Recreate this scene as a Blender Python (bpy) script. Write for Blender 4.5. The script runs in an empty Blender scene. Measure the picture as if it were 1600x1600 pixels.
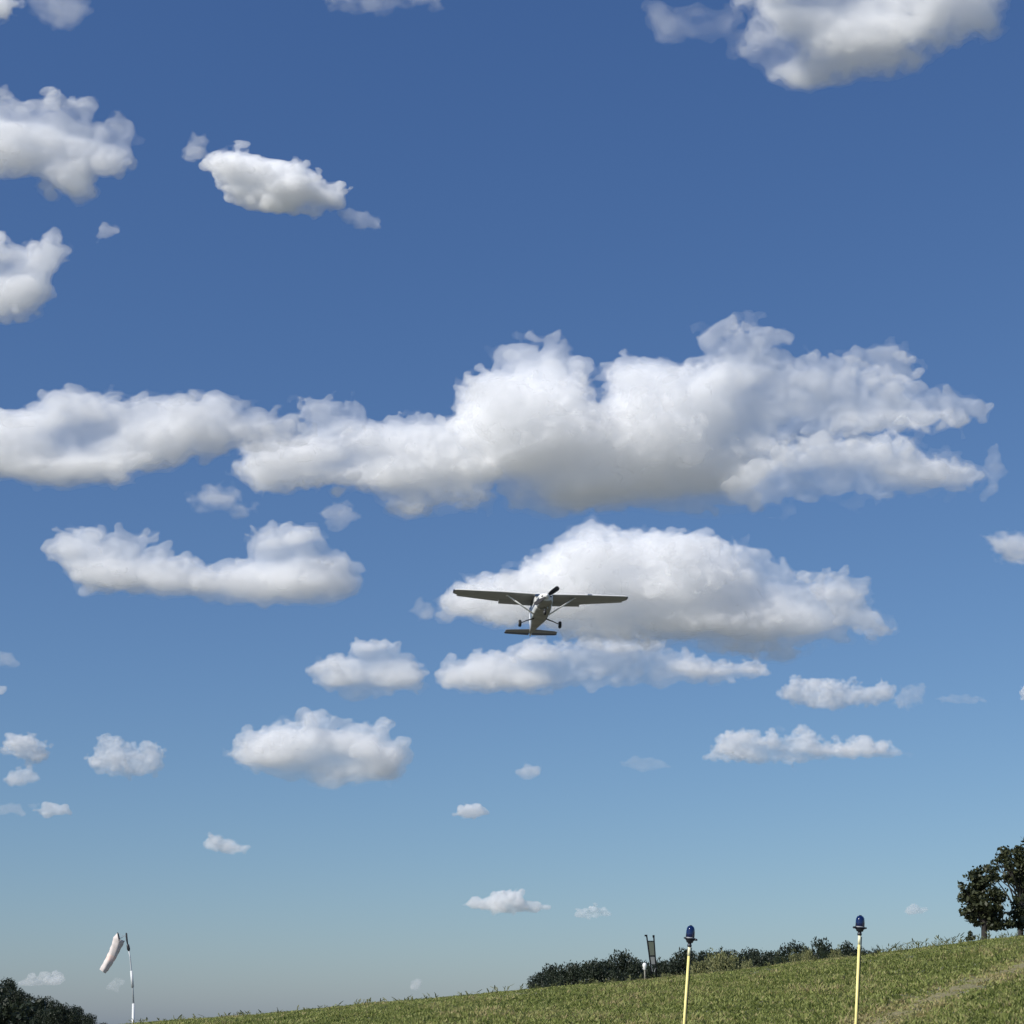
import bpy, bmesh, math, random
import numpy as np
import openvdb
from mathutils import Vector, Matrix

random.seed(7)
RNG = np.random.default_rng(11)
SC = bpy.context.scene
COL = SC.collection
rad = math.radians

# ------------------------------------------------------------------ camera
FPX = 2537.0                        # focal length in photo pixels (photo 1600 px square, 35 degrees)
PITCH = math.atan(800 / FPX)        # the horizon runs along the lower edge of the frame
EYE = 1.6
cam_d = bpy.data.cameras.new('camera')
cam_d.sensor_width = 36; cam_d.sensor_fit = 'HORIZONTAL'
cam_d.angle = 2 * math.atan(800 / FPX)
cam_d.clip_start = 0.1; cam_d.clip_end = 90000
cam = bpy.data.objects.new('camera', cam_d); COL.objects.link(cam)
cam.location = (0, 0, EYE)
cam.rotation_euler = (math.pi / 2 + PITCH, 0, 0)
SC.camera = cam
FWD = np.array([0, math.cos(PITCH), math.sin(PITCH)])
UPV = np.array([0, -math.sin(PITCH), math.cos(PITCH)])
RGT = np.array([1.0, 0, 0])

# ------------------------------------------------------------------ sky and sun
SUN_EL = rad(38)
SUN_AZ = rad(-130)                  # from +Y, clockwise positive: to the left and a little behind the camera
sun_dir = Vector((math.sin(SUN_AZ) * math.cos(SUN_EL), math.cos(SUN_AZ) * math.cos(SUN_EL), math.sin(SUN_EL)))
world = bpy.data.worlds.new('World'); SC.world = world
world.use_nodes = True
wn = world.node_tree.nodes; wl = world.node_tree.links
bg = wn['Background']
sky = wn.new('ShaderNodeTexSky'); sky.sky_type = 'NISHITA'; sky.sun_disc = False
sky.sun_elevation = SUN_EL; sky.sun_rotation = SUN_AZ
sky.altitude = 0; sky.air_density = 1.0; sky.dust_density = 0.65; sky.ozone_density = 5.0
bg.inputs['Strength'].default_value = 0.06
# white balance of the photograph, and the even blue veil of light haze that lies over this sky
wb = wn.new('ShaderNodeVectorMath'); wb.operation = 'MULTIPLY_ADD'
wb.inputs[1].default_value = (1.04, 1.07, .95); wb.inputs[2].default_value = (0.0, .27, 1.70)
wl.new(sky.outputs[0], wb.inputs[0]); wl.new(wb.outputs[0], bg.inputs['Color'])
sun_l = bpy.data.lights.new('sun', 'SUN'); sun_l.energy = 4.0; sun_l.angle = rad(0.5); sun_l.color = (1.0, 0.965, 0.91)
sun = bpy.data.objects.new('sun', sun_l); COL.objects.link(sun)
sun.rotation_euler = sun_dir.to_track_quat('Z', 'Y').to_euler()
sun.location = (-30, -10, 40)
vs = SC.view_settings
vs.view_transform = 'Standard'; vs.look = 'None'; vs.exposure = 0.28; vs.gamma = 1.0; vs.use_curve_mapping = False
cy = SC.cycles
cy.max_bounces = 40; cy.volume_bounces = 40; cy.transparent_max_bounces = 48; cy.diffuse_bounces = 3
cy.use_denoising = True
cy.denoiser = 'OPENIMAGEDENOISE'
cy.use_adaptive_sampling = True; cy.adaptive_threshold = 0.02
cy.sample_clamp_indirect = 6.0

# ------------------------------------------------------------------ pixel geometry
def ray(px, py):
    return FWD + RGT * ((px - 800) / FPX) + UPV * ((800 - py) / FPX)
def at(px, py, Y):
    d = ray(px, py); s = Y / d[1]
    return Vector((d[0] * s, Y, EYE + d[2] * s))

# ------------------------------------------------------------------ tagging and mesh helpers
def tag(o, label=None, cat=None, group=None, kind=None):
    if label: o['label'] = label
    if cat: o['category'] = cat
    if group: o['group'] = group
    if kind: o['kind'] = kind
    return o
def empty(name, loc):
    o = bpy.data.objects.new(name, None); o.empty_display_size = 0.2
    COL.objects.link(o); o.location = loc
    return o
def link(name, me, mat=None, parent=None, smooth=False):
    if mat: me.materials.append(mat)
    if smooth and len(me.polygons):
        me.polygons.foreach_set('use_smooth', np.ones(len(me.polygons), bool))
    o = bpy.data.objects.new(name, me); COL.objects.link(o)
    if parent: o.parent = parent
    return o
def from_bm(name, bm, mat, parent=None, smooth=False):
    me = bpy.data.meshes.new(name)
    bmesh.ops.recalc_face_normals(bm, faces=bm.faces)
    bm.to_mesh(me); bm.free()
    return link(name, me, mat, parent, smooth)
def tri_mesh(name, V, T):
    V = np.asarray(V, np.float32); T = np.asarray(T, np.int32)
    me = bpy.data.meshes.new(name)
    me.vertices.add(len(V)); me.vertices.foreach_set('co', V.ravel())
    n = T.shape[1]
    me.loops.add(T.size); me.loops.foreach_set('vertex_index', T.ravel())
    me.polygons.add(len(T))
    me.polygons.foreach_set('loop_start', np.arange(0, T.size, n, dtype=np.int32))
    me.update(calc_edges=True)
    return me
def frame_of(d):
    d = Vector(d).normalized()
    a = Vector((0, 0, 1)) if abs(d.z) < 0.9 else Vector((1, 0, 0))
    u = a.cross(d).normalized()
    return u, d.cross(u)
def tube(bm, pts, radii, n=10, cap=True, ell=1.0):
    """A tapered tube through the points."""
    pts = [Vector(p) for p in pts]
    rings = []
    u0 = None
    for i, p in enumerate(pts):
        d = (pts[min(i + 1, len(pts) - 1)] - pts[max(i - 1, 0)])
        if u0 is None:
            u, v = frame_of(d)
        else:
            dn = d.normalized(); u = (u0 - dn * u0.dot(dn)).normalized(); v = dn.cross(u)
        u0 = u
        r = radii[i] if hasattr(radii, '__len__') else radii
        rings.append([bm.verts.new(p + (u * math.cos(a) + v * math.sin(a) * ell) * r)
                      for a in [2 * math.pi * k / n for k in range(n)]])
    for a, b in zip(rings, rings[1:]):
        for k in range(n):
            bm.faces.new((a[k], a[(k + 1) % n], b[(k + 1) % n], b[k]))
    if cap:
        bm.faces.new(rings[0][::-1]); bm.faces.new(rings[-1])
    return rings
def box(bm, c, s, rot=None, bev=0.0):
    r = bmesh.ops.create_cube(bm, size=1.0)
    M = Matrix.Translation(Vector(c)) @ (rot.to_4x4() if rot else Matrix.Identity(4)) @ Matrix.Diagonal((s[0], s[1], s[2], 1))
    bmesh.ops.transform(bm, matrix=M, verts=r['verts'])
    if bev > 0:
        es = list({e for v in r['verts'] for e in v.link_edges})
        bmesh.ops.bevel(bm, geom=es, offset=bev, segments=1, affect='EDGES')
def lathe(bm, prof, n=20, M=None):
    """prof = [(r, z)...] turned round z."""
    rings = []
    for r, z in prof:
        rings.append([bm.verts.new((r * math.cos(2 * math.pi * k / n), r * math.sin(2 * math.pi * k / n), z)) for k in range(n)])
    for a, b in zip(rings, rings[1:]):
        for k in range(n):
            bm.faces.new((a[k], a[(k + 1) % n], b[(k + 1) % n], b[k]))
    bm.faces.new(rings[0][::-1]); bm.faces.new(rings[-1])
    vs_ = [v for r in rings for v in r]
    if M is not None: bmesh.ops.transform(bm, matrix=M, verts=vs_)

# ------------------------------------------------------------------ materials
def mat(name, col, rough=0.6, metal=0.0, noise=0.0, nscale=20.0, bump=0.0, **kw):
    m = bpy.data.materials.new(name); m.use_nodes = True
    nt = m.node_tree; b = nt.nodes['Principled BSDF']
    b.inputs['Base Color'].default_value = (*col, 1); b.inputs['Roughness'].default_value = rough
    b.inputs['Metallic'].default_value = metal
    for k, v in kw.items(): b.inputs[k.replace('_', ' ')].default_value = v
    if noise or bump:
        tc = nt.nodes.new('ShaderNodeTexCoord'); nz = nt.nodes.new('ShaderNodeTexNoise')
        nz.inputs['Scale'].default_value = nscale; nz.inputs['Detail'].default_value = 5
        nt.links.new(tc.outputs['Object'], nz.inputs['Vector'])
        if noise:
            mx = nt.nodes.new('ShaderNodeMix'); mx.data_type = 'RGBA'
            mx.inputs[6].default_value = (*[c * (1 - noise) for c in col], 1)
            mx.inputs[7].default_value = (*[min(1, c * (1 + noise)) for c in col], 1)
            nt.links.new(nz.outputs[0], mx.inputs[0]); nt.links.new(mx.outputs[2], b.inputs['Base Color'])
        if bump:
            bp = nt.nodes.new('ShaderNodeBump'); bp.inputs['Strength'].default_value = bump
            nt.links.new(nz.outputs[0], bp.inputs['Height']); nt.links.new(bp.outputs[0], b.inputs['Normal'])
    return m

# ------------------------------------------------------------------ terrain
SKYLINE = [(-400, 1600), (0, 1600), (120, 1600), (200, 1592), (400, 1577), (620, 1557), (830, 1537), (1000, 1523), (1130, 1510),
           (1250, 1496), (1350, 1485), (1420, 1476), (1500, 1465), (1560, 1458), (1600, 1454), (1800, 1440), (2100, 1428)]
_sk = [ray(x, y + 10) for x, y in SKYLINE]
SK_A = np.array([r[0] / r[1] for r in _sk]); SK_E = np.array([r[2] / r[1] for r in _sk])
CREST, RISE0 = 58.0, 18.0
def smooth(a, b, x):
    t = np.clip((x - a) / (b - a), 0, 1); return t * t * (3 - 2 * t)
def hgt(x, y):
    x = np.asarray(x, float); y = np.asarray(y, float)
    yy = np.maximum(y, 4.0)
    A = np.clip(x / yy, -0.9, 0.9)
    E = np.interp(A, SK_A, SK_E)
    E = np.where(A > SK_A[-1], SK_E[-1], E)
    z = .5 * smooth(3, RISE0, y)
    t = np.clip((yy - RISE0) / (CREST - RISE0), 0, 1)
    e0 = (.5 - EYE) / RISE0
    z = np.where(yy <= RISE0, z, EYE + yy * (E - (E - e0) * (1 - t) ** 2))
    dy = np.maximum(yy - CREST, 0)
    far = CREST * E + E * np.minimum(dy, 20) - 0.0011 * np.minimum(dy, 60) ** 2
    fade = 1 - smooth(75, 190, yy)
    z = np.where(yy > CREST, EYE * fade + far * fade, z)
    z = z + 0.035 * np.sin(x * 0.9 + 1.3 * np.sin(y * .4)) * np.sin(y * 0.7 + 0.8 * np.sin(x * .5)) * smooth(4, 14, y) * (1 - smooth(70, 120, y))
    return z
def hz(x, y): return float(hgt(x, y))
def hit(px, py):
    d = ray(px, py)
    Y = np.linspace(6, 75, 1400); s = Y / d[1]
    X = d[0] * s; Z = EYE + d[2] * s
    k = np.argmax(hgt(X, Y) > Z)
    return np.array([X[k], Y[k], hz(X[k], Y[k])])

def grid_sheet(name, xs, ys, dz=0.0):
    X, Y = np.meshgrid(xs, ys); Z = hgt(X, Y) + dz
    V = np.stack([X.ravel(), Y.ravel(), Z.ravel()], 1)
    nx, ny = len(xs), len(ys)
    i = (np.arange(ny - 1)[:, None] * nx + np.arange(nx - 1)[None]).ravel()
    return tri_mesh(name, V, np.stack([i, i + 1, i + nx + 1, i + nx], 1))
xs = np.concatenate([np.linspace(-30000, -400, 12), np.linspace(-300, -60, 25), np.linspace(-58, 58, 110), np.linspace(60, 300, 25), np.linspace(400, 30000, 12)])
ys = np.concatenate([np.linspace(-3000, -20, 6), np.linspace(-10, 80, 100), np.linspace(83, 250, 40), np.linspace(300, 60000, 24)])
def ground_material():
    m = bpy.data.materials.new('meadow_soil'); m.use_nodes = True
    nt = m.node_tree; b = nt.nodes['Principled BSDF']; b.inputs['Roughness'].default_value = 0.95
    tc = nt.nodes.new('ShaderNodeTexCoord')
    n1 = nt.nodes.new('ShaderNodeTexNoise'); n1.inputs['Scale'].default_value = 2.6; n1.inputs['Detail'].default_value = 8
    cr = nt.nodes.new('ShaderNodeValToRGB')
    cr.color_ramp.elements[0].position = .35; cr.color_ramp.elements[0].color = (.09, .09, .06, 1)
    cr.color_ramp.elements[1].position = .68; cr.color_ramp.elements[1].color = (.20, .195, .15, 1)
    nt.links.new(tc.outputs['Object'], n1.inputs['Vector']); nt.links.new(n1.outputs[0], cr.inputs[0])
    nt.links.new(cr.outputs[0], b.inputs['Base Color'])
    return m
ground = link('ground', grid_sheet('ground', xs, ys), ground_material(), smooth=True); tag(ground, kind='structure')

# the worn dry track that climbs the meadow at the right
TRACK = np.array([hit(px, py) for px, py in [(1690, 1482), (1640, 1496), (1600, 1509), (1540, 1531), (1480, 1553), (1430, 1573), (1390, 1592), (1350, 1608)]])
def track_dist(x, y):
    d = np.full(np.shape(x), 1e9)
    for a, b in zip(TRACK[:-1, :2], TRACK[1:, :2]):
        ab = b - a; t = np.clip(((x - a[0]) * ab[0] + (y - a[1]) * ab[1]) / (ab @ ab), 0, 1)
        d = np.minimum(d, np.hypot(x - a[0] - t * ab[0], y - a[1] - t * ab[1]))
    return d
def track_mesh():
    P = []
    for a, b in zip(TRACK, TRACK[1:]):
        for t in np.linspace(0, 1, 14, endpoint=False): P.append(a + (b - a) * t)
    P = np.array(P); D = np.gradient(P[:, :2], axis=0); D /= np.linalg.norm(D, axis=1)[:, None]
    N = np.stack([-D[:, 1], D[:, 0]], 1)
    V = []
    offs = [-1, -.6, -.2, .2, .6, 1]
    for i, p in enumerate(P):
        w = 0.31 + 0.12 * math.sin(i * .9) + .08 * math.sin(i * 2.3)
        for o in offs:
            x, y = p[:2] + N[i] * o * w
            V.append((x, y, hz(x, y) + (0.03 if abs(o) < 1 else -.02)))
    T = []
    k = len(offs)
    for i in range(len(P) - 1):
        for j in range(k - 1):
            q = i * k + j; T.append((q, q + 1, q + k + 1, q + k))
    return tri_mesh('dirt_track', V, T)
tag(link('dirt_track', track_mesh(), mat('dry_earth', (.20, .175, .085), .95, noise=.35, nscale=6, bump=.5), smooth=True), kind='structure')

# ------------------------------------------------------------------ clouds: closed billowy hulls filled with droplets
CLOUD_H = 1300.0
def poly_sdf(P, X, Y):
    """signed distance, positive inside"""
    d2 = np.full(X.shape, 1e12); ins = np.zeros(X.shape, bool)
    n = len(P)
    for i in range(n):
        ax, ay = P[i]; bx, by = P[(i + 1) % n]
        ex, ey = bx - ax, by - ay
        t = np.clip(((X - ax) * ex + (Y - ay) * ey) / (ex * ex + ey * ey + 1e-9), 0, 1)
        d2 = np.minimum(d2, (X - ax - t * ex) ** 2 + (Y - ay - t * ey) ** 2)
        c = (ay > Y) != (by > Y)
        ins ^= c & (X < ax + (Y - ay) * ex / (ey if abs(ey) > 1e-9 else 1e-9))
    d = np.sqrt(d2)
    return np.where(ins, d, -d)
def bsp(n, g, lam, rng):
    p = np.arange(n) * g / lam + rng.random() * 0.99
    i0 = p.astype(int); f = p - i0
    W = np.zeros((n, i0.max() + 4))
    w = [(1 - f) ** 3 / 6, (3 * f ** 3 - 6 * f ** 2 + 4) / 6, (-3 * f ** 3 + 3 * f ** 2 + 3 * f + 1) / 6, f ** 3 / 6]
    for k in range(4): W[np.arange(n), i0 + k] = w[k]
    return W.astype(np.float32)
def noise3(sh, g, lam, rng, squash=(1, 1, 1)):
    Ws = [bsp(n, q, lam * s, rng) for n, s, q in zip(sh, squash, (g, g * 1.4, g))]
    L = rng.standard_normal([w.shape[1] for w in Ws]).astype(np.float32)
    a = np.tensordot(Ws[0], L, (1, 0))
    a = np.tensordot(Ws[1], a, (1, 1)).transpose(1, 0, 2)
    a = np.tensordot(Ws[2], a, (1, 2)).transpose(1, 2, 0)
    return a * 2.9
def droplet_material(name, dens, rim):
    m = bpy.data.materials.new(name); m.use_nodes = True
    nt = m.node_tree; nt.nodes.clear()
    out = nt.nodes.new('ShaderNodeOutputMaterial')
    v = nt.nodes.new('ShaderNodeVolumeScatter'); v.inputs['Color'].default_value = (.995, .995, .995, 1)
    v.inputs['Density'].default_value = dens; v.inputs['Anisotropy'].default_value = 0.1
    nt.links.new(v.outputs[0], out.inputs['Volume'])
    t = nt.nodes.new('ShaderNodeBsdfTransparent'); d = nt.nodes.new('ShaderNodeBsdfDiffuse')
    d.inputs['Color'].default_value = (.9, .9, .9, 1)
    mx = nt.nodes.new('ShaderNodeMixShader'); mx.inputs[0].default_value = rim
    nt.links.new(t.outputs[0], mx.inputs[1]); nt.links.new(d.outputs[0], mx.inputs[2]); nt.links.new(mx.outputs[0], out.inputs['Surface'])
    m.cycles.homogeneous_volume = True
    return m
NCLOUD = [0]; TRI = [0]
def cloud(label, lobes, tau=0.028, rough=1.0, vox=None, soft=False, rim=0.07, bot=0.5, wisp=.11, wd=.2):
    """lobes = [(outline in photo pixels, depth offset in px, greatest half thickness in px)]; every cloud stands at its own distance."""
    NCLOUD[0] += 1
    rng = np.random.default_rng(100 + NCLOUD[0])
    allp = np.array([p for l in lobes for p in l[0]], float)
    x0, y0 = allp.min(0); x1, y1 = allp.max(0)
    cx, cyy = (x0 + x1) / 2, (y0 + y1) / 2
    el = math.atan((800 - min(y1, 1560)) / FPX) + PITCH
    dist = min(CLOUD_H / math.tan(max(el, .06)), 20000)          # a common cloud base: lower in the picture is farther off
    depth = dist / math.cos(el) * 0.97
    H = y1 - y0
    if vox is None: vox = min(2.9, max(1.5, H / 36))
    R = [min(l[2] * .72, 0.36 * min(np.ptp(np.array(l[0])[:, 0]), np.ptp(np.array(l[0])[:, 1]))) for l in lobes]
    Rm = max(R); pad = 0.55 * min(Rm, 60) + 8
    vmin = min(l[1] - r for l, r in zip(lobes, R)) - pad; vmax = max(l[1] + r for l, r in zip(lobes, R)) + pad
    U = np.arange(x0 - pad, x1 + pad, vox); Wd = np.arange(y0 - pad, y1 + pad, vox); vd = vox * 1.4; Vv = np.arange(vmin, vmax, vd)
    gx, gy = np.meshgrid(U, Wd, indexing='ij')
    # a little 2-D wobble of the outline keeps traced edges from reading as straight
    F = None
    if Rm < 15: tau *= 1.15
    q = max(24, min(110, 1.6 * Rm)); n2 = lambda lam: noise3((len(U), 1, len(Wd)), vox, lam, rng, (2.3, 1, .7))[:, 0, :]
    T2 = np.clip(.82 + .50 * n2(q) + .40 * n2(q * .42), .27 if Rm > 15 else .85, 1.5).astype(np.float32)      # thin and thick places along the cloud
    for (P, off, _), r in zip(lobes, R):
        S = poly_sdf(P, gx, gy)
        a = np.maximum(r - S, 0).astype(np.float32)
        G = r - np.sqrt(a[:, None, :] ** 2 + ((Vv - off)[None, :, None].astype(np.float32) / T2[:, None, :]) ** 2)
        F = G if F is None else np.logaddexp(F / 9, G / 9) * 9          # lobes melt into each other
    top = 1 - np.clip((gy - y0) / max(H, 1), 0, 1)
    tw = (bot + (1 - bot) * np.clip(top * 1.6 - .1, 0, 1))[:, None, :].astype(np.float32)
    F0 = F; F = 0; lam = min(max(Rm * 1.1, 10), 95)
    amp = 0.145 * lam * rough

    k = 0
    fine = 0; ragged = 0
    while lam > vox * 2.0 and k < 8:
        n = noise3(F0.shape, vox, lam, rng, (1.9, 1, .75) if lam > 24 else (1.15, 1, .95))
        d = amp * 1.4 * n if soft else tw * amp * (.75 if lam > 22 else 1.35 if lam > 13 else 1.6) * (1.35 * (np.abs(n) - .62)) + (1 - tw) * amp * .6 * n
        if lam > 30: F = F + d
        else: ragged = ragged + d * (1.25 if not soft else 1)
        if k >= 1: fine = fine + amp * (np.abs(n) - .7)
        lam *= .5; amp *= .72; k += 1
    cap = .26 * min(Rm, 60)
    F = F0 - .05 * min(Rm, 60) + (np.where(F > 0, cap * np.tanh(F / cap), F) if np.ndim(F) else 0) + ragged
    s = depth / FPX
    C = np.array([0, 0, EYE]) + (FWD + RGT * ((cx - 800) / FPX) + UPV * ((800 - cyy) / FPX)) * depth
    def hull(F, name, material, parent=None, k=1):
        F = F[::k, ::k, ::k]
        F = np.clip(F, -6 * vox, 6 * vox)
        F[:1] = F[-1:] = -6 * vox; F[:, :1] = F[:, -1:] = -6 * vox; F[:, :, :1] = F[:, :, -1:] = -6 * vox
        g = openvdb.FloatGrid(6 * vox); g.copyFromArray(np.ascontiguousarray(-F))
        pts, tris, T = g.convertToPolygons(isovalue=0.0, adaptivity=0.0)
        px = U[0] + pts[:, 0] * vox * k; dv = Vv[0] + pts[:, 1] * vd * k; py = Wd[0] + pts[:, 2] * vox * k
        L = (RGT[None] * (px - cx)[:, None] + FWD[None] * dv[:, None] - UPV[None] * (py - cyy)[:, None]) * s
        # torn off specks are dropped: label connected shells, keep the large ones
        lab = np.arange(len(L))
        while True:
            m = lab[T].min(1); new = lab.copy()
            for j in range(4): np.minimum.at(new, T[:, j], m)
            new = new[new]
            if (new == lab).all(): break
            lab = new
        if not len(T): return None
        cnt = np.bincount(lab, minlength=len(L)); T = T[(cnt > .15 * cnt.max())[lab[T[:, 0]]]]
        used = np.unique(T); remap = np.zeros(len(L), int); remap[used] = np.arange(len(used)); L = L[used]; T = remap[T]
        p0, p1, p2 = (L[T[:, j]] for j in (0, 1, 2))
        if np.einsum('ij,ij->i', np.cross(p1 - p0, p2 - p0), p0 - L.mean(0)).sum() < 0: T = T[:, ::-1]     # face outwards
        TRI[0] += 2 * len(T)
        return link(name, tri_mesh(name, L, T), material, parent, smooth=True)
    kk = 2 if H > 60 else 1
    edge = np.clip(1 + F0 / (.35 * min(Rm, 60)), 0, 1)
    if soft:
        o = hull(F, 'cloud', droplet_material('cloud_droplets', tau * .55 / s, rim * .3))
        hull(F + .20 * Rm + .4 * fine * edge, 'wisp', droplet_material('thin_cloud_droplets', tau * .22 / s, 0), o, kk)
        if Rm > 12: hull(F - .22 * Rm, 'core', droplet_material('dense_cloud_droplets', tau * .8 / s, 0), o, kk)
    else:
        o = hull(F, 'cloud', droplet_material('cloud_droplets', tau * .5 / s, rim))
        hull(F + (wisp + .12 * (1 - tw)) * min(Rm, 60) + .75 * fine * edge, 'wisp', droplet_material('thin_cloud_droplets', tau * wd / s, 0), o, kk)
        if Rm > 9: hull(F - .30 * Rm, 'core', droplet_material('dense_cloud_droplets', tau * .7 / s, 0), o, kk)
    o.location = C
    tag(o, label, 'cloud', 'cumulus clouds drifting in the blue sky')
    return o

def build_clouds():
    cloud('biggest white cloud, with bright tower at its left end and ragged right tip', [
        ([(712,665),(718,635),(740,600),(770,575),(800,545),(835,537),(870,550),(900,570),(925,600),(938,630),(950,700),(940,765),(880,795),(800,785),(770,755),(735,700)], -20, 95),
        ([(930,640),(948,610),(942,572),(975,553),(1020,560),(1060,575),(1092,562),(1100,527),(1150,515),(1190,520),(1230,540),(1290,552),(1340,560),(1380,575),(1430,590),(1480,605),(1515,625),(1543,650),(1490,660),(1400,672),(1300,680),(1250,690),(1200,720),(1190,790),(1100,800),(1000,800),(930,797),(860,795),(900,700)], 30, 80),
        ([(1330,560),(1370,542),(1405,543),(1428,560),(1415,590),(1360,590)], 60, 26),
        ([(1130,765),(1160,720),(1220,700),(1300,692),(1380,688),(1450,715),(1525,742),(1510,770),(1430,775),(1350,778),(1250,788),(1170,795)], -40, 42),
    ], vox=3.1)
    cloud('middle section of the long cloud bank, whose slanting right edge meets the tall cloud', [
        ([(385,735),(400,695),(470,680),(488,630),(530,625),(570,640),(600,655),(640,648),(690,650),(720,675),(750,705),(778,738),(772,768),(740,782),(690,787),(645,803),(610,790),(580,768),(520,762),(460,762),(410,772)], -70, 62)])
    cloud('long flat left end of the cloud bank, running out of the frame at the left', [
        ([(-60,660),(0,655),(60,640),(120,628),(180,625),(260,630),(330,628),(400,640),(450,652),(500,672),(520,692),(470,700),(400,705),(330,720),(250,740),(200,755),(120,758),(50,752),(-60,757)], -110, 58)])
    cloud('sock shaped white cloud with raised right end, below the long bank', [
        ([(68,860),(90,830),(140,826),(190,832),(240,845),(290,865),(335,885),(385,872),(400,832),(440,828),(470,822),(495,828),(515,855),(545,870),(568,905),(555,930),(500,942),(420,948),(340,940),(260,930),(180,925),(130,920),(105,890)], 0, 50)])
    cloud('broad domed grey white cloud behind the right wing of the aeroplane', [
        ([(700,938),(725,915),(790,905),(830,880),(870,850),(925,828),(945,840),(1000,838),(1060,830),(1120,845),(1180,860),(1220,880),(1255,903),(1310,903),(1340,925),(1365,955),(1390,985),(1370,998),(1330,985),(1290,1000),(1240,1018),(1180,1022),(1100,1008),(1030,1003),(960,998),(880,985),(820,975),(760,965),(705,955)], 0, 75),
        ([(700,936),(730,914),(790,902),(850,898),(868,915),(850,960),(770,964),(710,955)], -55, 30),
        ([(1262,903),(1305,900),(1340,922),(1365,955),(1390,985),(1370,1000),(1325,985),(1285,960)], -50, 38)], vox=3.1)
    cloud('long low cloud just under the tail of the aeroplane', [
        ([(686,1048),(700,1033),(740,1022),(800,1018),(820,1000),(870,1003),(930,998),(990,1006),(1030,1003),(1080,1022),(1120,1035),(1170,1028),(1200,1050),(1180,1064),(1090,1068),(1000,1072),(900,1077),(820,1080),(740,1077),(690,1075)], 0, 36)])
    cloud('small humped cloud to the left of the long low cloud under the aeroplane', [
        ([(478,1050),(500,1033),(540,1025),(560,1010),(600,1008),(640,1026),(668,1052),(655,1074),(600,1083),(550,1090),(512,1082)], 0, 34)])
    cloud('lone oval cloud with bright crest, lower left of the aeroplane', [
        ([(362,1178),(385,1145),(420,1132),(470,1128),(490,1114),(520,1130),(560,1140),(590,1142),(612,1160),(628,1190),(615,1222),(560,1224),(490,1224),(440,1217),(400,1202)], 0, 46)])
    cloud('flat small cloud right of the aeroplane, upper of the two low strips', [
        ([(1213,1087),(1240,1068),(1290,1063),(1340,1072),(1385,1070),(1397,1090),(1370,1101),(1300,1106),(1240,1103)], 0, 20)])
    cloud('faint grey puff at the right end of the upper low strip', [
        ([(1397,1100),(1410,1075),(1442,1070),(1447,1095),(1425,1112)], 0, 16)], tau=.014, soft=True)
    cloud('stretched low cloud with pointed right end, above the taxiway lights', [
        ([(1108,1182),(1125,1150),(1160,1142),(1200,1150),(1225,1157),(1260,1142),(1300,1162),(1345,1147),(1390,1168),(1422,1180),(1380,1186),(1300,1184),(1240,1192),(1150,1190)], 0, 22)])
    cloud('large soft cloud cut off by the top of the frame at the right', [
        ([(1165,-60),(1175,0),(1195,45),(1240,72),(1300,90),(1360,80),(1400,70),(1460,40),(1490,-60)], -10, 62),
        ([(1150,-60),(1165,30),(1160,75),(1205,105),(1265,128),(1310,110),(1350,97),(1400,100),(1440,90),(1455,62),(1500,58),(1550,45),(1570,10),(1575,-60)], 30, 26)], tau=.026, soft=True, rough=.9)
    cloud('thin wisp of cloud left of the soft cloud at the top', [
        ([(1005,-10),(1060,25),(1100,15),(1150,10),(1165,60),(1150,100),(1120,70),(1070,60),(1035,70),(1010,40)], 0, 26)], tau=.004, soft=True, rough=1.4)
    cloud('white cloud at the left edge, upper of two, with tail pointing down', [
        ([(-60,150),(30,160),(80,152),(110,165),(150,190),(180,208),(212,222),(215,250),(180,262),(150,275),(150,310),(120,322),(85,300),(60,278),(0,268),(-60,272)], 0, 55)], bot=.6)
    cloud('white cloud at the left edge, lower of two, with knob on its right', [
        ([(-60,370),(0,355),(15,385),(40,395),(60,375),(90,365),(105,385),(95,410),(75,430),(80,460),(60,485),(20,502),(-60,515)], 0, 50)], bot=.7)
    cloud('tiny torn puff just left of the slanting upper cloud', [
        ([(288,245),(302,203),(325,220),(338,234),(310,248)], 0, 14)], tau=.024, soft=True, rough=1.4)
    cloud('ragged slanting cloud alone in the upper left sky', [
        ([(318,264),(330,240),(370,232),(400,238),(430,250),(470,253),(488,272),(512,290),(542,298),(530,328),(490,338),(450,335),(410,325),(370,315),(348,290)], 0, 36)], bot=.7, tau=.085)
    cloud('scrap of cloud trailing off the lower right of the slanting cloud', [
        ([(530,337),(560,328),(590,340),(595,360),(560,354)], 0, 12)], tau=.022, soft=True, rough=1.4)
    cloud('speck of cloud right of the lower left edge cloud', [
        ([(150,354),(165,346),(184,361),(165,374),(152,378)], 0, 10)], tau=.03, soft=True, rough=1.4)
    cloud('small cloud in the top left corner', [([(-40,-20),(10,-10),(27,8),(15,32),(-40,36)], 0, 20)], tau=.03, soft=True, rough=1.3)
    cloud('thin cloud on the top edge beside the corner cloud', [([(40,-30),(130,-30),(140,15),(95,48),(50,25)], 0, 25)], tau=.006, soft=True, rough=1.3)
    cloud('faint veil of cloud on the top edge near the middle', [([(490,-30),(700,-30),(690,10),(600,22),(520,10)], 0, 22)], tau=.005, soft=True, rough=1.3)
    cloud('faint flake of cloud above the upper left edge cloud', [([(-20,136),(10,136),(20,150),(-20,156)], 0, 10)], tau=.03, soft=True)
    cloud('faint grey cloud between the long bank and the sock shaped cloud', [([(292,780),(330,763),(370,768),(402,796),(370,812),(320,803)], 0, 22)], tau=.012, soft=True, rough=1.3)
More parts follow.
